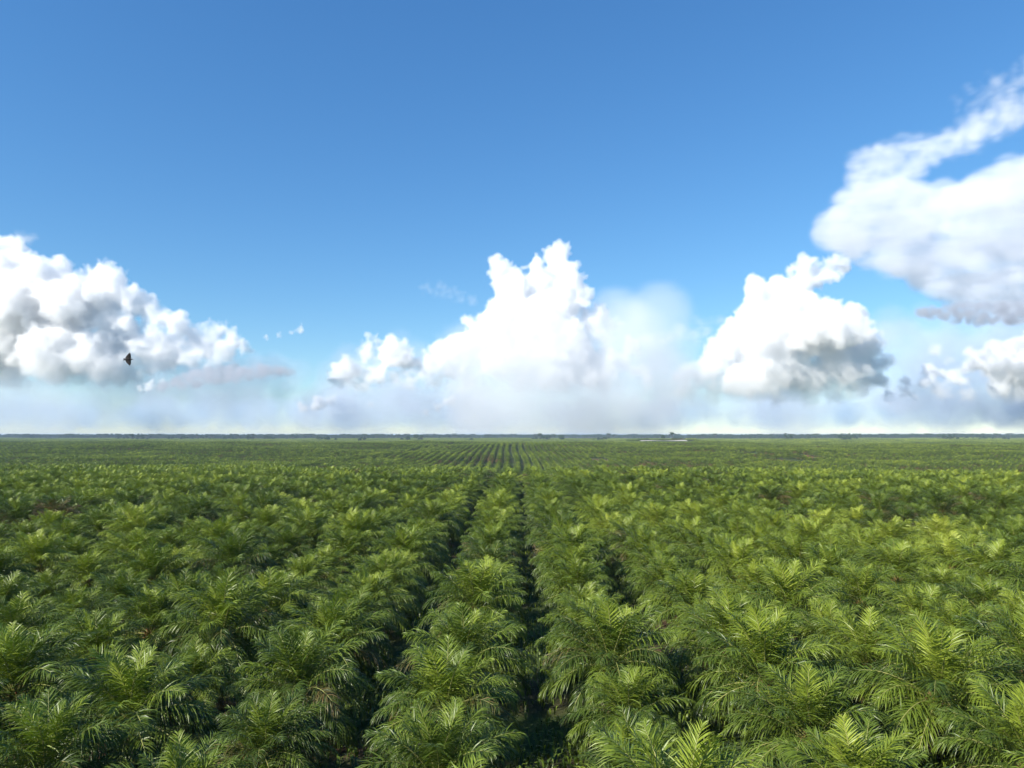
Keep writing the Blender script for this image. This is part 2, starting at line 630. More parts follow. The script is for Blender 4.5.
palm_rng = np.random.default_rng(21)
for i, (x, y, r, k) in enumerate(near):
    v = int(palm_rng.integers(0, len(PLANS)))
    root = bpy.data.objects.new('oil_palm', None)
    root.empty_display_size = 0.3
    link(root)
    z = float(terrain(x, y))
    s = float(palm_rng.choice([.76, .88, .96, 1.04, 1.12], p=[.10, .22, .3, .23, .15]) * palm_rng.uniform(.94, 1.0))
    root.location = (x, y, z)
    root.rotation_euler = (palm_rng.normal(0, .055), palm_rng.normal(0, .055), palm_rng.uniform(0, 6.283))
    if palm_rng.random() < .03: s *= .62              # a stunted supply palm now and then
    root.scale = (s, s, s * float(palm_rng.uniform(.9, 1.14)))
    n = front[r].index(k) + 1
    tag(root, ('green oil palm, %s from the front in %s' % (ordinal(n), row_phrase(r))), 'palm tree', 'oil palms planted in rows')
    link(bpy.data.objects.new('trunk', trunk_meshes[i % 3]), root)
    if i < 46:                                             # nearest palms: each frond is an object of its own
        cr = bpy.data.objects.new('crown', heart_meshes[v % 3])
        link(cr, root)
        cr.location = (0, 0, TRUNK_H)
        for q, (age, turn, tilt, dt, size) in enumerate(PLANS[v]):
            f = bpy.data.objects.new('frond', frond_meshes[(nearest_age(age), q % 2)])
            link(f, cr)
            f.matrix_local = frond_matrix(turn + palm_rng.uniform(-.1, .1), tilt, size)
        for q in range(2):
            f = bpy.data.objects.new('dead_frond', dead_meshes[q])
            link(f, cr)
            f['label'] = 'brown withered hanging frond'
            f.matrix_local = frond_matrix(palm_rng.uniform(0, 6.28), 0, .95)
    else:
        cr = bpy.data.objects.new('crown', crown_meshes[v])
        link(cr, root)
        cr.location = (0, 0, TRUNK_H)


# ------------------------------------------------------------------ masses beyond the individual palms
def scatter(name, pts, rotz, scl, idx, meshes, label, cat):
    """one object whose points carry instances of MESHES"""
    src = bpy.data.collections.new(name + '_source')        # never linked to the scene
    for i, me in enumerate(meshes):
        src.objects.link(bpy.data.objects.new('%s_source_%02d' % (name, i), me))
    me = bpy.data.meshes.new(name)
    pts = np.asarray(pts, float)
    me.vertices.add(len(pts)); me.vertices.foreach_set('co', pts.ravel())
    rot = np.zeros((len(pts), 3)); rot[:, 2] = rotz
    for nm, typ, key, val in (('rot', 'FLOAT_VECTOR', 'vector', rot), ('scl', 'FLOAT', 'value', np.asarray(scl, float)), ('idx', 'INT', 'value', np.asarray(idx, int))):
        a = me.attributes.new(nm, typ, 'POINT')
        a.data.foreach_set(key, val.ravel())
    o = link(bpy.data.objects.new(name, me))
    g = bpy.data.node_groups.new(name, 'GeometryNodeTree')
    g.interface.new_socket('Geometry', in_out='INPUT', socket_type='NodeSocketGeometry')
    g.interface.new_socket('Geometry', in_out='OUTPUT', socket_type='NodeSocketGeometry')
    gi, go = g.nodes.new('NodeGroupInput'), g.nodes.new('NodeGroupOutput')
    ci = g.nodes.new('GeometryNodeCollectionInfo')
    ci.inputs['Collection'].default_value = src
    ci.inputs['Separate Children'].default_value = True
    ip = g.nodes.new('GeometryNodeInstanceOnPoints')
    ip.inputs['Pick Instance'].default_value = True

    def at_(nm, dt):
        n = g.nodes.new('GeometryNodeInputNamedAttribute')
        n.data_type = dt
        n.inputs[0].default_value = nm
        return n.outputs[0]
    L = g.links.new
    L(gi.outputs[0], ip.inputs['Points'])
    L(ci.outputs[0], ip.inputs['Instance'])
    L(at_('idx', 'INT'), ip.inputs['Instance Index'])
    L(at_('rot', 'FLOAT_VECTOR'), ip.inputs['Rotation'])
    L(at_('scl', 'FLOAT'), ip.inputs['Scale'])
    L(ip.outputs[0], go.inputs[0])
    md = o.modifiers.new('scatter', 'NODES')
    md.node_group = g
    tag(o, label, cat, kind='stuff')
    return o


def palm_mesh(cb, i):
    b = Buf()
    b.merge(cb, Matrix.Translation((0, 0, TRUNK_H)))
    tb = Buf(); tb.merge(trunk_bufs[i % 3])
    for k in range(len(tb.m)): tb.m[k] = tb.m[k] + 2
    b.merge(tb)
    return b


mid_meshes = [palm_mesh(crown_buf(PLANS[i], frond_bufs, 2), i).mesh('palm', [LEAF, RACHIS, BARK]) for i in range(4)]
low = [palm_mesh(crown_buf([(a, b, c, d - .09, e) for a, b, c, d, e in PLANS[i]], low_bufs, 1, 1), i) for i in range(8)]
tiny = [crown_buf(PLANS[i], low_bufs, 1, 2) for i in range(8)]
low_meshes = [b.mesh('palm', [LEAF, RACHIS, BARK]) for b in low]

far_cells = np.array([(x, y) for x, y, r, k in grid(420, 1750, 1500) if abs(x) < .80 * y + 60])
rest_xy = np.array([(x, y) for x, y, r, k in rest])
xy = np.vstack([rest_xy, far_cells + np.random.default_rng(6).normal(0, .4, far_cells.shape)])
g6 = np.random.default_rng(8)
yy = xy[:, 1]
xy[:, 0] += sstep(330, 800, yy) * (5 * np.sin(yy / 230.0 + xy[:, 0] / 420.0) + 3 * np.sin(xy[:, 0] / 170.0 + 1))
lane = np.abs(yy - 690 - .16 * xy[:, 0] - 14 * np.sin(xy[:, 0] / 90)) < 6.5
lane |= np.abs(yy - 905 + .10 * xy[:, 0] - 18 * np.sin(xy[:, 0] / 120 + 2)) < 8
lane |= (np.abs(xy[:, 0] + 175 - .05 * yy - 10 * np.sin(yy / 60)) < 6) & (yy > 330)
lane |= (np.abs(xy[:, 0] - 330 + .07 * yy) < 6) & (yy > 520)
keep = ~lane & (bare(xy[:, 0], xy[:, 1], 1.0) <= 0) & (g6.random(len(xy)) > .015)
xy = xy[keep]
n = len(xy)
nearby = xy[:, 1] < 230
idx = np.where(nearby, g6.integers(0, 4, n), 4 + g6.integers(0, 8, n))
scatter('farther_oil_palms', np.column_stack([xy, terrain(xy[:, 0], xy[:, 1])]), g6.uniform(0, 6.283, n), g6.uniform(.88, 1.18, n) * np.interp(xy[:, 1], [180, 300, 700], [.97, .86, .69]), idx,
        mid_meshes + low_meshes, 'mass of smaller oil palms filling the plantation out to the far rise', 'palm plantation')

# blocks of palms (4 x 3 each) beyond the rise
blocks = []
for q in range(4):
    b = Buf()
    gq = np.random.default_rng(400 + q)
    for ix in range(4):
        for iy in range(3):
            M = Matrix.Translation(((ix - 1.5) * ROW + gq.normal(0, .4), (iy - 1) * STEP + (ix % 2) * STEP / 2 + gq.normal(0, .4), TRUNK_H)) @ Matrix.Rotation(gq.uniform(0, 6.28), 4, 'Z') @ Matrix.Diagonal([gq.uniform(.9, 1.12)] * 3 + [1])
            b.merge(tiny[int(gq.integers(0, 8))], M)
    blocks.append(b.mesh('palm_block', [LEAF, RACHIS]))
BX, BY = 4 * ROW, 3 * STEP
pts = []
y = 1765.0
while y < 4300:
    nx = int(.78 * y / BX) + 2
    for k in range(-nx, nx + 1):
        pts.append((k * BX + VP * y, y))
    y += BY
pts = np.array(pts)
# a pale track crosses this part; leave it clear
TRA, TRB = at(642, 441.2, 1)[0] * 2050, at(686, 442.3, 1)[0] * 1900
dist = np.abs((pts[:, 0] - TRA) * (1900 - 2050) - (pts[:, 1] - 2050) * (TRB - TRA)) / math.hypot(TRB - TRA, 150)
on = ((pts[:, 0] - 407) / 85) ** 2 + ((pts[:, 1] - 1972) / 66) ** 2 < 1
pts = pts[~on & (g6.random(len(pts)) > .03)]
n = len(pts)
scatter('plantation_blocks', np.column_stack([pts, terrain(pts[:, 0], pts[:, 1])]), g6.integers(0, 2, n) * math.pi, g6.uniform(.95, 1.08, n), g6.integers(0, 4, n),
        blocks, 'bluish green strip of oil palms beyond the rise, too far to tell apart', 'palm plantation')


# ------------------------------------------------------------------ broadleaf trees, forest on the horizon
def crown_cloud(rng, lobes, nleaf, size):
    """leaf-clump quads spread through several lobes"""
    b = Buf()
    L = np.array(lobes)
    pick = rng.choice(len(L), nleaf, p=L[:, 3] ** 2 / (L[:, 3] ** 2).sum())
    d = norm(rng.normal(size=(nleaf, 3)))
    rr = rng.uniform(.55, 1.05, nleaf) ** .6
    c = L[pick, :3] + d * (L[pick, 3] * rr)[:, None] * np.array([1, 1, .7])
    nn = norm(d + rng.normal(0, .6, (nleaf, 3)))
    t = norm(np.cross(nn, rng.normal(size=(nleaf, 3))))
    u = np.cross(nn, t)
    s = (size * rng.uniform(.6, 1.4, nleaf))[:, None]
    V = np.stack([c + t * s, c + u * s * .7, c - t * s * .9, c - u * s * .8], 1).reshape(-1, 3)
    q = np.arange(nleaf * 4).reshape(-1, 4)
    b.add(V, [q], 0, .4)
    return b


def tree_bufs(rng, H=24, spread=8, flat=False):
    w = Buf()
    zt = H * (.74 if flat else .6)
    s = np.linspace(0, 1, 6)
    tube(w, np.stack([s * rng.normal(0, .6), s * rng.normal(0, .6), -0.5 + s * (zt + .5)], -1), np.interp(s, [0, .1, 1], [1.1, .8, .45]), 8, 0)
    lobes = []
    for k in range(7):
        a = k * 2.4 + rng.uniform(-.3, .3)
        r = spread * rng.uniform(.35, .75)
        z = H * rng.uniform(.78, .92) if flat else H * rng.uniform(.5, .88)
        e = np.array([math.cos(a) * r, math.sin(a) * r, z])
        o = np.array([0, 0, zt * rng.uniform(.65, .95)])
        tube(w, np.array([o, (o + e) / 2 + [0, 0, .4], e]), [.22, .15, .06], 5, 0)
        lobes.append([*e, spread * rng.uniform(.3, .5)])
    lobes.append([0, 0, H * .88, spread * .5])
    return w, lobes


def tree_meshes(seed, H, spread, flat, nleaf):
    g = np.random.default_rng(seed)
    w, lobes = tree_bufs(g, H, spread, flat)
    return w, crown_cloud(g, lobes, nleaf, spread * .085)


def lone_tree(px, D, top_py, spread, flat, label, seed):
    p = at(px, top_py, D)
    zb = float(terrain(p[0], D))
    H = p[2] - zb
    w, c = tree_meshes(seed, H, spread, flat, 1600)
    r = link(bpy.data.objects.new('tree', None))
    r.location = (p[0], D, zb)
    tag(r, label, 'tree')
    link(bpy.data.objects.new('trunk', w.mesh('trunk', [WOOD], True)), r)
    link(bpy.data.objects.new('crown', c.mesh('crown', [FOREST])), r)


lone_tree(672, 2300, 431.8, 7.0, True, 'tall flat-topped tree rising above the horizon beyond the pale track', 1)
lone_tree(132, 2700, 434.2, 9, True, 'dark lone tree on the skyline below the cloud with the flying bird', 2)
lone_tree(663, 2650, 435.0, 9, False, 'low round tree close beside the tall flat-topped skyline tree', 4)

forest = []
for q in range(6):
    g = np.random.default_rng(500 + q)
    b = Buf()
    for k in range(5):
        H = g.choice([14, 18, 23, 30]) * g.uniform(.9, 1.1)
        w, lobes = tree_bufs(g, H, g.uniform(5, 8), g.random() < .3)
        c = crown_cloud(g, lobes, 160, 1.1)
        M = Matrix.Translation((g.uniform(-18, 18), g.uniform(-18, 18), -.5))
        for k2 in range(len(w.m)): w.m[k2] = w.m[k2] + 1
        b.merge(w, M); b.merge(c, M)
    forest.append(b.mesh('forest_clump', [FOREST, WOOD]))
g = np.random.default_rng(77)
pts = []
while len(pts) < 15000:
    y = 4200 + (12500 - 4200) * g.random() ** 1.1
    x = g.uniform(-.78, .78) * y
    if math.sin(x / 610.0 + 1.2) * math.sin(y / 830.0) + g.normal(0, .35) > 0.0 or y > 8500:
        pts.append((x, y))
# scattered clumps nearer in
for k in range(260):
    y = g.uniform(2700, 4300); x = g.uniform(-.76, .76) * y
    if math.sin(x / 300.0) * math.sin(y / 250.0 + .5) > .15: pts.append((x, y))
pts = np.array(pts); n = len(pts)
scatter('far_forest', np.column_stack([pts, terrain(pts[:, 0], pts[:, 1])]), g.uniform(0, 6.28, n), g.uniform(.75, 1.15, n), g.integers(0, 6, n),
        forest, 'hazy blue green forest line along the horizon', 'forest')

# pale track
def make_track():
    b = Buf()
    n = 24
    s = np.linspace(0, 1, n)
    cx, cy = 345 + 122 * s, 1992 - 14 * s + 3 * np.sin(s * 7)
    hw = 7 + 5 * np.cos(s * 6.3)
    A = np.stack([cx, cy - hw, terrain(cx, cy - hw) + .25], -1)
    B = np.stack([cx, cy + hw, terrain(cx, cy + hw) + .25], -1)
    V = np.stack([A, B], 1).reshape(-1, 3)
    i = np.arange(n - 1) * 2
    b.add(V, [np.stack([i, i + 2, i + 3, i + 1], -1)], 0)
    tag(link(bpy.data.objects.new('pale_road', b.mesh('pale_road', [ROADM]))), kind='structure')


make_track()


# ------------------------------------------------------------------ undergrowth between the rows
def make_undergrowth():
    g = np.random.default_rng(31)
    b = Buf()
    n = 120000
    y = 18 + 130 * g.random(n) ** 1.2
    x = g.uniform(-1, 1, n) * (.78 * y + 8)
    patch = np.sin(x / 3.1 + 1) * np.sin(y / 4.3) + np.sin(x / 1.3) * .4
    k = patch + g.normal(0, .4, n) > -.35
    x, y = x[k], y[k]; n = len(x)
    z = terrain(x, y)
    a = g.uniform(0, 6.283, n); h = g.uniform(.25, .8, n); lean = g.uniform(.2, .9, n)
    d = np.stack([np.cos(a), np.sin(a), 0 * a], -1); sd_ = np.stack([-np.sin(a), np.cos(a), 0 * a], -1)
    p = np.stack([x, y, z], -1)
    w = (g.uniform(.03, .08, n))[:, None]
    m_ = p + d * (lean * h * .4)[:, None] + np.array([0, 0, 1]) * (h * .7)[:, None]
    t_ = p + d * (lean * h * 1.1)[:, None] + np.array([0, 0, 1]) * (h * .75)[:, None]
    V = np.stack([p - sd_ * w * .5, p + sd_ * w * .5, m_ + sd_ * w, m_ - sd_ * w, t_], 1).reshape(-1, 3)
    i = np.arange(n)[:, None] * 5
    b.add(V, [i + np.array([0, 1, 2, 3]), i + np.array([3, 2, 4])], 0, np.repeat(g.uniform(.15, .5, n), 5))
    o = link(bpy.data.objects.new('undergrowth', b.mesh('undergrowth', [LEAF])))
    tag(o, 'low weeds and ferns on the dark soil between the palm rows', 'undergrowth', kind='stuff')


make_undergrowth()


# ------------------------------------------------------------------ the bird
def make_bird():
    D = 19.0
    c = at(128.2, 359.3, D)
    b = Buf()
    # body along +X (flying to the right), wings spread up and down (banked steeply)
    s = np.linspace(0, 1, 12)
    bx = -.10 + .205 * s
    br = np.interp(s, [0, .12, .35, .6, .78, .88, .95, 1], [.008, .016, .024, .026, .017, .016, .008, .002])
    k = 10
    a = np.arange(k) * 2 * math.pi / k
    body = np.stack([np.repeat(bx, k), np.tile(np.cos(a), 12) * np.repeat(br, k), np.tile(np.sin(a), 12) * np.repeat(br, k)], -1)
    i = np.arange(11 * k).reshape(11, k); j = np.roll(i, -1, 1)
    b.add(body, [np.stack([i, j, j + k, i + k], -1).reshape(-1, 4), np.array([np.arange(k)[::-1]]), np.array([np.arange(k) + 11 * k])], 0)
    for sg in (1, -1):
        # wing outline in span (z) and chord (x); thick near the body, thin at the tip
        sp = np.array([.012, .04, .075, .105, .13, .147])
        le = np.array([.055, .062, .064, .062, .056, .045])
        te = np.array([-.062, -.060, -.040, -.012, .010, .030])
        if sg < 0: te = te + np.array([0, .004, 0, .004, .006, 0])
        th_ = np.array([.012, .009, .006, .004, .003, .0015])
        up, dn = [], []
        for q in range(6):
            yy = -.02 * (sp[q] / .15) ** 1.5
            for u in (0, .3, .7, 1):
                x = le[q] + (te[q] - le[q]) * u
                t = th_[q] * (1 - (2 * u - .8) ** 2 * .5)
                up.append((x, yy + t, sg * sp[q])); dn.append((x, yy - t, sg * sp[q]))
        V = np.array(up + dn); m = len(up)
        F = []
        for q in range(5):
            for u in range(3):
                o_ = q * 4 + u
                F.append([o_, o_ + 1, o_ + 5, o_ + 4]); F.append([m + o_ + 4, m + o_ + 5, m + o_ + 1, m + o_])
            F.append([q * 4, q * 4 + 4, m + q * 4 + 4, m + q * 4]); F.append([q * 4 + 3, m + q * 4 + 3, m + q * 4 + 7, q * 4 + 7])
        F.append([20, 21, m + 21, m + 20]); F.append([21, 22, m + 22, m + 21]); F.append([22, 23, m + 23, m + 22])
        b.add(V, [np.array(F)], 0)
    # tail fan with a notch
    for sg in (1, -1):
        V = np.array([(-.07, .004, 0), (-.07, .004, sg * .016), (-.115, .003, sg * .034), (-.105, .003, sg * .006), (-.07, -.004, 0), (-.07, -.004, sg * .016), (-.115, -.003, sg * .034), (-.105, -.003, sg * .006)])
        b.add(V, [np.array([[0, 1, 2, 3], [7, 6, 5, 4], [0, 4, 5, 1], [1, 5, 6, 2], [2, 6, 7, 3], [3, 7, 4, 0]])], 0)
    # beak
    tube(b, np.array([(.098, 0, 0), (.122, 0, -.001)]), [.006, .001], 5, 0)
    o = link(bpy.data.objects.new('bird', b.mesh('bird', [BIRDM], True)))
    o.location = c
    o.rotation_euler = (0, rad(-2), rad(8))
    o.scale = (1.08, 1.0, 1.12)
    tag(o, 'small dark bird banking with wings spread before the clouds', 'bird')


make_bird()


# ------------------------------------------------------------------ clouds: real volumes, far away
def cloud_material(name, density, color=(.988, .990, .995), base=None, low=0.05):
    """vapour; with base = (z0, z1) the cloud thins out towards its rainy foot"""
    m, nt, out = nodes(name)
    v = N(nt, 'ShaderNodeVolumePrincipled')
    v.inputs['Color'].default_value = (*color, 1)
    v.inputs['Density'].default_value = density
    if base:
        pos = N(nt, 'ShaderNodeNewGeometry').outputs['Position']
        sep = N(nt, 'ShaderNodeSeparateXYZ')
        nt.links.new(pos, sep.inputs[0])
        mr = N(nt, 'ShaderNodeMapRange')
        mr.inputs['From Min'].default_value, mr.inputs['From Max'].default_value = base
        mr.inputs['To Min'].default_value, mr.inputs['To Max'].default_value = density * low, density
        nt.links.new(sep.outputs[2], mr.inputs['Value'])
        nt.links.new(mr.outputs[0], v.inputs['Density'])
    nt.links.new(v.outputs[0], out.inputs['Volume'])
    return m


def puffs(circles, D, rng, levels, depth, squash=1.0):
    cur = []
    for c in circles:
        px, py, r = c[:3]
        DD = D + (c[3] if len(c) > 3 else 0)
        R = r / FOCAL * DD
        p = at(px, py, DD)
        p[1] += rng.uniform(-depth, depth) * R
        cur.append((p, R))
    allp = [(p, R * .80) for p, R in cur]
    for n, fr, lo in levels:
        nx = []
        for p, R in cur:
            for k in range(n):
                v = norm(rng.normal(size=3))
                if v[1] > .4: v[1] *= -1
                if v[2] < lo: v[2] *= -1
                r2 = R * fr * rng.uniform(.45, 1.0) ** 1.0 * rng.choice([.7, 1.0, 1.5])
                nx.append((p + v * R * rng.uniform(.72, 1.0) * np.array([1, 1, squash]), r2))
        allp += nx
        cur = nx
    return allp


def cloud(name, circles, D, voxel, mat, label, seed=1, levels=((22, .42, -.5), (9, .40, -.8)), depth=.3, base=None, squash=1.0, billow=1.0):
    rng = np.random.default_rng(seed)
    ps = puffs(circles, D, rng, levels, depth, squash) if levels else [(at(c[0], c[1], D + c[3]), c[2] / FOCAL * D) for c in circles]
    if base is not None:                                   # flat condensation base
        zb = at(512, base, D)[2]
        ps = [(p, R) for p, R in ps if p[2] - R * .55 > zb]
    me = bpy.data.meshes.new(name)
    P = np.array([p for p, R in ps]); R = np.array([R for p, R in ps])
    org = P.mean(0)
    me.vertices.add(len(P)); me.vertices.foreach_set('co', (P - org).ravel())
    a = me.attributes.new('rad', 'FLOAT', 'POINT'); a.data.foreach_set('value', R)
    src = bpy.data.objects.new(name + '_points', me)        # never linked to the scene
    vol = bpy.data.volumes.new(name)
    vol.materials.append(mat)
    o = link(bpy.data.objects.new(name, vol))
    o.location = org
    g = bpy.data.node_groups.new(name, 'GeometryNodeTree')
    oi = g.nodes.new('GeometryNodeObjectInfo')
    oi.inputs['Object'].default_value = src
    g.interface.new_socket('Geometry', in_out='INPUT', socket_type='NodeSocketGeometry')
    g.interface.new_socket('Geometry', in_out='OUTPUT', socket_type='NodeSocketGeometry')
    gi, go = g.nodes.new('NodeGroupInput'), g.nodes.new('NodeGroupOutput')
    mp, pv = g.nodes.new('GeometryNodeMeshToPoints'), g.nodes.new('GeometryNodePointsToVolume')
    na = g.nodes.new('GeometryNodeInputNamedAttribute')
    na.data_type = 'FLOAT'
    na.inputs[0].default_value = 'rad'
    sm = g.nodes.new('GeometryNodeSetMaterial')
    sm.inputs['Material'].default_value = mat
    pv.resolution_mode = 'VOXEL_SIZE'
    pv.inputs['Voxel Size'].default_value = voxel
    pv.inputs['Density'].default_value = 1.0
    L = g.links.new
    L(oi.outputs['Geometry'], mp.inputs['Mesh']); L(na.outputs[0], mp.inputs['Radius'])
    L(mp.outputs[0], pv.inputs['Points']); L(na.outputs[0], pv.inputs['Radius'])
    if levels:                                             # billow the heap's skin, then fill it again
        pv.inputs['Voxel Size'].default_value = voxel * 1.4
        vm = g.nodes.new('GeometryNodeVolumeToMesh')
        vm.inputs['Threshold'].default_value = 0.3
        sp = g.nodes.new('GeometryNodeSetPosition')
        nrm = g.nodes.new('GeometryNodeInputNormal')
        pos = g.nodes.new('GeometryNodeInputPosition')
        acc = None
        for size, amp in ((900.0, 130.0), (420.0, 105.0), (200.0, 78.0), (95.0, 46.0)):
            amp *= billow; 
            vo = g.nodes.new('ShaderNodeTexVoronoi')
            vo.feature = 'SMOOTH_F1'
            vo.inputs['Scale'].default_value = 1.0 / size
            vo.inputs['Smoothness'].default_value = 0.25
            nz = g.nodes.new('ShaderNodeTexNoise')
            nz.inputs['Scale'].default_value = 1.6 / size
            nz.inputs['Detail'].default_value = 2.0
            warp = g.nodes.new('ShaderNodeVectorMath'); warp.operation = 'MULTIPLY_ADD'
            warp.inputs[1].default_value = (size * .7,) * 3
            L(pos.outputs[0], nz.inputs['Vector']); L(nz.outputs['Color'], warp.inputs[0]); L(pos.outputs[0], warp.inputs[2])
            L(warp.outputs[0], vo.inputs['Vector'])
            mm = g.nodes.new('ShaderNodeMath'); mm.operation = 'MULTIPLY_ADD'
            mm.inputs[1].default_value = -2.0 * amp
            mm.inputs[2].default_value = amp * 0.98
            L(vo.outputs['Distance'], mm.inputs[0])
            if acc is None: acc = mm.outputs[0]
            else:
                ad = g.nodes.new('ShaderNodeMath'); L(acc, ad.inputs[0]); L(mm.outputs[0], ad.inputs[1]); acc = ad.outputs[0]
        vs_ = g.nodes.new('ShaderNodeVectorMath'); vs_.operation = 'SCALE'
        L(nrm.outputs[0], vs_.inputs[0]); L(acc, vs_.inputs['Scale'])
        L(pv.outputs[0], vm.inputs['Volume']); L(vm.outputs[0], sp.inputs['Geometry']); L(vs_.outputs[0], sp.inputs['Offset'])
        mv = g.nodes.new('GeometryNodeMeshToVolume')
        mv.resolution_mode = 'VOXEL_SIZE'
        mv.inputs['Voxel Size'].default_value = voxel
        mv.inputs['Density'].default_value = 1.0
        mv.inputs['Interior Band Width'].default_value = voxel * 3.0
        L(sp.outputs[0], mv.inputs['Mesh'])
        L(mv.outputs[0], sm.inputs[0])
    else:
        L(pv.outputs[0], sm.inputs[0])
    L(sm.outputs[0], go.inputs[0])
    o.modifiers.new('volume', 'NODES').node_group = g
    tag(o, label, 'cloud')
    return o


def cumulus_material(D, py, soft):
    z = at(512, py, D)[2]
    return cloud_material('cumulus_vapour', 0.0075, base=(z, z + soft), low=0.04)


CUM = cloud_material('cumulus_vapour', 0.010)
VEIL = cloud_material('veil_vapour', 0.00030, (.76, .84, .96))
BANK = cloud_material('bank_vapour', 0.00034, (.58, .74, .92))
VEIL2 = cloud_material('wisp_vapour', 0.00025)
ANV = cloud_material('anvil_vapour', 0.00036, (.90, .92, .96))


def streaks(m, density):
    nt = m.node_tree
    v = [n for n in nt.nodes if n.type == 'PRINCIPLED_VOLUME'][0]
    mp_ = N(nt, 'ShaderNodeMapping')
    mp_.inputs['Rotation'].default_value = (0, rad(24), 0)
    mp_.inputs['Scale'].default_value = (1 / 2400.0, 1 / 2000.0, 1 / 480.0)
    nz = N(nt, 'ShaderNodeTexNoise', Scale=1.0, Detail=4.0, Roughness=0.6, Distortion=0.6)
    mr = N(nt, 'ShaderNodeMapRange')
    mr.inputs['From Min'].default_value, mr.inputs['From Max'].default_value = 0.38, 0.62
    mr.inputs['To Min'].default_value, mr.inputs['To Max'].default_value = density * .06, density * 2.8
    nt.links.new(N(nt, 'ShaderNodeNewGeometry').outputs['Position'], mp_.inputs[0])
    nt.links.new(mp_.outputs[0], nz.inputs['Vector'])
    nt.links.new(nz.outputs['Fac'], mr.inputs['Value'])
    nt.links.new(mr.outputs[0], v.inputs['Density'])


streaks(ANV, 0.00036)
streaks(VEIL2, 0.00030)
SHADE_GREY = cloud_material('shaded_stratus_vapour', 0.004, (.60, .63, .70))  # shadowed stratus: its shade is put into a darker grey vapour colour

RC = [(825, 274, 13), (803, 284, 20), (775, 305, 25), (745, 332, 24), (805, 330, 38), (850, 337, 24), (868, 347, 18), (716, 357, 18), (703, 376, 17), (684, 394, 12), (757, 366, 36), (826, 372, 30), (735, 390, 22), (798, 388, 24), (870, 378, 16), (838, 266, 9), (690, 398, 10), (715, 396, 15), (745, 398, 15), (775, 398, 16), (805, 398, 16), (838, 396, 15), (868, 393, 12), (780, 340, 34), (862, 362, 22), (848, 378, 20)]
cloud('cumulus_cloud', RC, 16000, 19, cumulus_material(16000, 411, 1900), 'brilliant white towering cumulus above the horizon below the pale anvil', 3, base=412)
CC = [(557, 264, 16), (540, 276, 18), (522, 288, 18), (567, 282, 16), (560, 306, 26), (590, 322, 16), (612, 326, 9), (512, 318, 22), (530, 335, 30), (485, 333, 22), (466, 350, 18), (455, 368, 20), (435, 382, 12), (500, 362, 26), (540, 366, 22), (575, 350, 18), (520, 378, 18), (470, 382, 14), (600, 338, 10), (606, 348, 12), (596, 362, 16), (572, 376, 18), (492, 262, 6), (498, 270, 9), (505, 278, 12), (510, 292, 18), (556, 345, 28), (446, 356, 13), (428, 372, 13), (412, 384, 13), (560, 386, 24), (600, 382, 20), (630, 350, 9), (622, 366, 14), (636, 386, 16), (510, 392, 18), (470, 394, 14)]
cloud('cumulus_cloud', CC, 17000, 20, cumulus_material(17000, 404, 1500), 'peaked white cumulus tower in the middle of the sky', 4, base=392)
CL = [(370, 344, 9), (366, 356, 14), (390, 348, 10), (398, 358, 16), (352, 372, 14), (338, 383, 9), (378, 374, 18), (408, 368, 12), (362, 386, 12), (385, 388, 11), (410, 386, 10), (345, 392, 8), (424, 374, 9), (416, 362, 7), (330, 396, 9), (430, 392, 10), (452, 394, 9)]
cloud('cumulus_cloud', CL, 15500, 18, cumulus_material(15500, 396, 600), 'small double-headed cumulus beside the peaked tower', 5, base=392)
LC = [(18, 262, 18), (0, 278, 30), (42, 288, 30), (75, 282, 18), (105, 272, 13), (112, 292, 22), (135, 305, 18), (70, 315, 36), (20, 330, 40), (158, 318, 15), (180, 328, 14), (215, 330, 12), (235, 342, 12), (196, 346, 18), (150, 346, 24), (110, 345, 30), (60, 360, 34), (10, 372, 28), (-40, 330, 50), (-90, 340, 50), (120, 375, 20), (225, 352, 12), (250, 352, 10), (190, 362, 14), (165, 364, 16), (215, 364, 10), (-20, 380, 20), (40, 384, 12), (92, 362, 26), (118, 368, 22), (75, 380, 16), (105, 384, 12), (20, 390, 12), (-30, 392, 14), (135, 384, 10), (150, 368, 14)]
cloud('cumulus_cloud', LC, 15000, 19, cumulus_material(15000, 400, 1300), 'great heaped white cumulus bank behind the flying bird', 6, base=396)
SC = [(1000, 372, 22), (975, 366, 14), (1022, 362, 22), (955, 378, 12), (1040, 372, 30), (938, 352, 7), (990, 385, 14), (948, 362, 7), (1075, 360, 40), (905, 392, 10), (922, 386, 9), (940, 394, 10), (962, 396, 9), (890, 398, 8), (1010, 394, 14), (930, 372, 6), (1035, 345, 16)]
cloud('cumulus_cloud', SC, 18000, 22, cumulus_material(18000, 406, 700), 'low broken cumulus at the picture edge beneath the grey stratus streak', 7, base=404)
FC = [(150, 386, 7), (140, 390, 5), (162, 382, 5), (300, 329, 6), (290, 332, 5), (278, 335, 4), (266, 337, 4)]
cloud('cloud_scrap', FC, 14500, 18, CUM, 'small torn scraps of cloud at the fringe of the great bank', 8, levels=((16, .45, -1),), billow=.35)
FD = [(318, 402, 8), (304, 408, 5), (330, 400, 6), (452, 402, 8), (438, 408, 6), (425, 412, 5), (372, 404, 6), (392, 410, 4)]
cloud('cloud_scrap', FD, 20000, 24, CUM, 'low ragged cloud scraps under the double-headed cumulus', 9, levels=((16, .45, -1),), billow=.35)

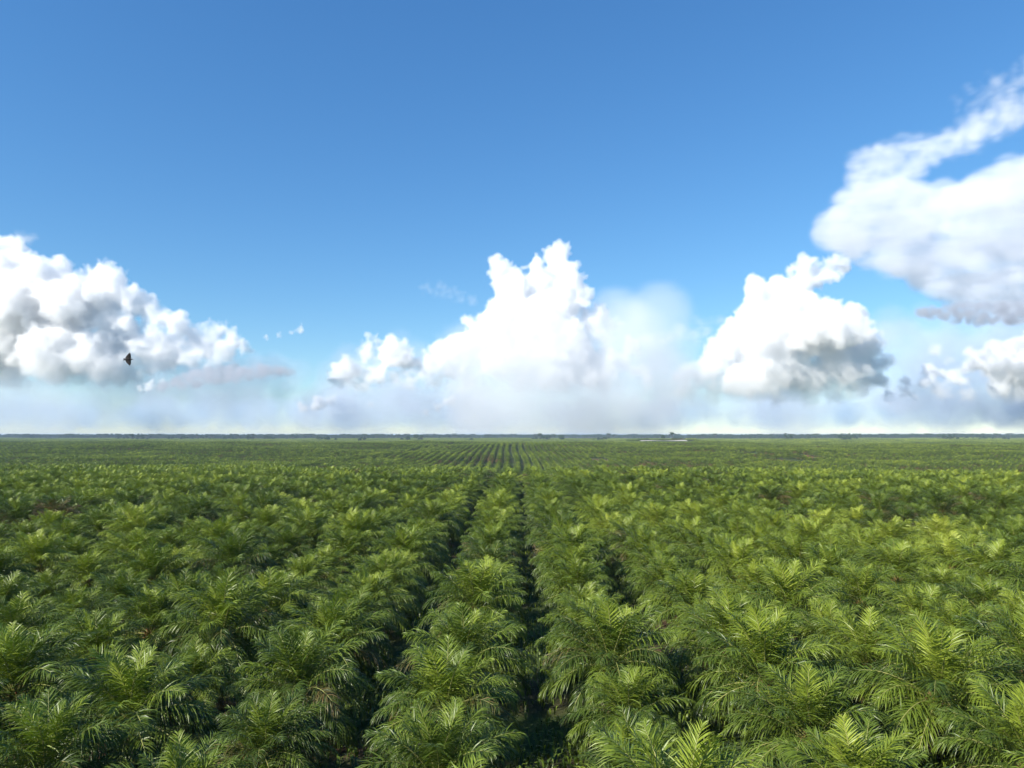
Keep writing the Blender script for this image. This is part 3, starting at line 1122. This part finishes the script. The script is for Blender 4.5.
def fill(poly, n, r, seed, thick, soft=3.0):
    """circles scattered through a pixel polygon: thin sheets of vapour"""
    g = np.random.default_rng(seed)
    P = np.array(poly, float)
    lo, hi = P.min(0), P.max(0)
    out = []
    while len(out) < n:
        x, y = g.uniform(lo, hi)
        ins = False
        for (x1, y1), (x2, y2) in zip(P, np.roll(P, -1, 0)):
            if (y1 > y) != (y2 > y) and x < (x2 - x1) * (y - y1) / (y2 - y1) + x1:
                ins = not ins
        if ins:
            out.append((x + g.normal(0, soft), y + g.normal(0, soft), g.uniform(*r) * (1 if g.random() < .7 else .5), g.normal(0, thick)))
    return out


AC = fill([(816, 236), (838, 212), (858, 188), (905, 182), (930, 196), (965, 188), (1060, 150), (1060, 320), (1000, 306), (952, 296), (905, 272), (860, 252)], 3200, (4, 16), 1, 1600, 1.5)
AC += fill([(850, 162), (866, 147), (905, 142), (928, 150), (920, 172), (900, 188), (856, 196)], 380, (3, 11), 21, 900, 2)
cloud('anvil_cloud', AC, 26000, 120, ANV, 'broad smooth anvil veil spreading over the brilliant cumulus at picture edge', 1, levels=None)
AW = fill([(900, 142), (945, 134), (985, 114), (1060, 78), (1060, 104), (990, 140), (930, 164)], 600, (3, 9), 2, 1200, 3) + fill([(960, 110), (1000, 78), (1060, 45), (1060, 70), (1000, 110)], 350, (2, 7), 22, 1500, 7)
cloud('cloud_wisp', AW, 26500, 140, VEIL2, 'faint wisp of cirrus trailing above the anvil veil', 1, levels=None)
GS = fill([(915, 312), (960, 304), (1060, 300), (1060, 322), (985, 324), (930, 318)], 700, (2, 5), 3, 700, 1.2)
cloud('stratus_streak', GS, 17000, 40, SHADE_GREY, 'grey flat stratus streak crossing the foot of the anvil', 1, levels=None)
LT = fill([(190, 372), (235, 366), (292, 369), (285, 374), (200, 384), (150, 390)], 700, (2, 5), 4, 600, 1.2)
cloud('stratus_streak', LT, 14200, 36, SHADE_GREY, 'blue grey flat tail of the great cumulus bank', 1, levels=None)
V1 = fill([(470, 345), (560, 320), (620, 335), (690, 330), (690, 425), (480, 425), (430, 400)], 120, (14, 40), 5, 1500, 8)
SKIRT = cloud_material('skirt_vapour', 0.00042, (.93, .95, .985))
cloud('rain_veil', V1, 15800, 160, SKIRT, 'soft grey white veil of vapour below the peaked tower', 1, levels=None)
V2 = fill([(-60, 395), (150, 395), (240, 375), (260, 425), (-60, 425)], 120, (12, 30), 6, 1200, 6)
cloud('rain_veil', V2, 13800, 160, VEIL, 'blue grey rain veil under the great cumulus bank', 1, levels=None)
V3 = fill([(660, 398), (880, 385), (930, 340), (1060, 330), (1060, 420), (640, 420)], 200, (10, 26), 7, 1500, 5)
cloud('rain_veil', V3, 23000, 160, VEIL, 'pale vapour band running along behind the brilliant cumulus', 1, levels=None)
V4 = fill([(250, 405), (480, 385), (640, 390), (640, 426), (250, 426)], 160, (8, 22), 8, 1500, 5)
cloud('rain_veil', V4, 25000, 160, VEIL, 'low thin vapour bank beneath the double-headed cumulus', 1, levels=None)
V8 = fill([(320, 385), (360, 345), (420, 345), (470, 350), (480, 420), (300, 420)], 260, (6, 20), 18, 1200, 4)
cloud('rain_veil', V8, 18500, 110, VEIL, 'milky vapour joining the double-headed cumulus to the peaked tower', 1, levels=None)
V5 = fill([(-120, 412), (300, 404), (700, 408), (1140, 400), (1140, 433), (-120, 433)], 900, (9, 18), 14, 2500, 3)
V5 += fill([(-120, 420), (1140, 420), (1140, 431.5), (-120, 431.5)], 2600, (2, 5), 17, 2500, 0)
V5 = [c for c in V5 if c[1] + c[2] < 433.5]
cloud('vapour_bank', V5, 32000, 150, BANK, 'pale grey blue bank of vapour lying along the whole horizon', 1, levels=None)
V6 = fill([(130, 372), (190, 335), (240, 345), (300, 372), (280, 400), (120, 400)], 260, (6, 16), 15, 900, 4)
cloud('rain_veil', V6, 16500, 110, VEIL, 'hazy grey flank of vapour trailing from the great cumulus bank', 1, levels=None)
V7 = fill([(880, 330), (930, 322), (1060, 322), (1060, 400), (870, 400)], 260, (8, 22), 16, 1200, 4)
cloud('rain_veil', V7, 24000, 140, VEIL, 'milky vapour filling the space under the anvil', 1, levels=None)
W1 = fill([(628, 338), (700, 322), (735, 318), (725, 334), (640, 346)], 250, (2, 7), 9, 900, 3)
cloud('cloud_wisp', W1, 24000, 100, VEIL2, 'thin white wisp bridging the peaked tower and brilliant cumulus', 1, levels=None)
W2 = fill([(418, 284), (440, 286), (478, 298), (470, 304), (430, 294)], 160, (1.5, 4), 10, 500, 2)
cloud('cloud_wisp', W2, 19000, 60, VEIL2, 'faint wisp trailing off beside the peaked tower', 1, levels=None)
W3 = fill([(-30, 238), (10, 236), (44, 236), (10, 246), (-30, 246)], 160, (1.5, 5), 12, 500, 2)
cloud('cloud_wisp', W3, 19000, 60, VEIL2, 'faint wisp floating over the great cumulus bank', 1, levels=None)

# ------------------------------------------------------------------ air
def make_haze():
    x, y0, y1, z0, z1 = 53000, -650, 40600, -40, 36
    V = [(-x, y0, z0), (x, y0, z0), (x, y1, z0), (-x, y1, z0), (-x, y0, z1), (x, y0, z1), (x, y1, z1), (-x, y1, z1)]
    F = [(0, 3, 2, 1), (4, 5, 6, 7), (0, 1, 5, 4), (1, 2, 6, 5), (2, 3, 7, 6), (3, 0, 4, 7)]
    me = bpy.data.meshes.new('haze')
    me.from_pydata(V, [], F)
    m, nt, out = nodes('haze_air')
    v = N(nt, 'ShaderNodeVolumePrincipled')
    v.inputs['Color'].default_value = (.55, .72, 1.0, 1)
    v.inputs['Density'].default_value = 0.00005
    nt.links.new(v.outputs[0], out.inputs['Volume'])
    me.materials.append(m)
    tag(link(bpy.data.objects.new('haze', me)), 'thin blue haze over the distant plantation', 'haze', kind='stuff')


make_haze()
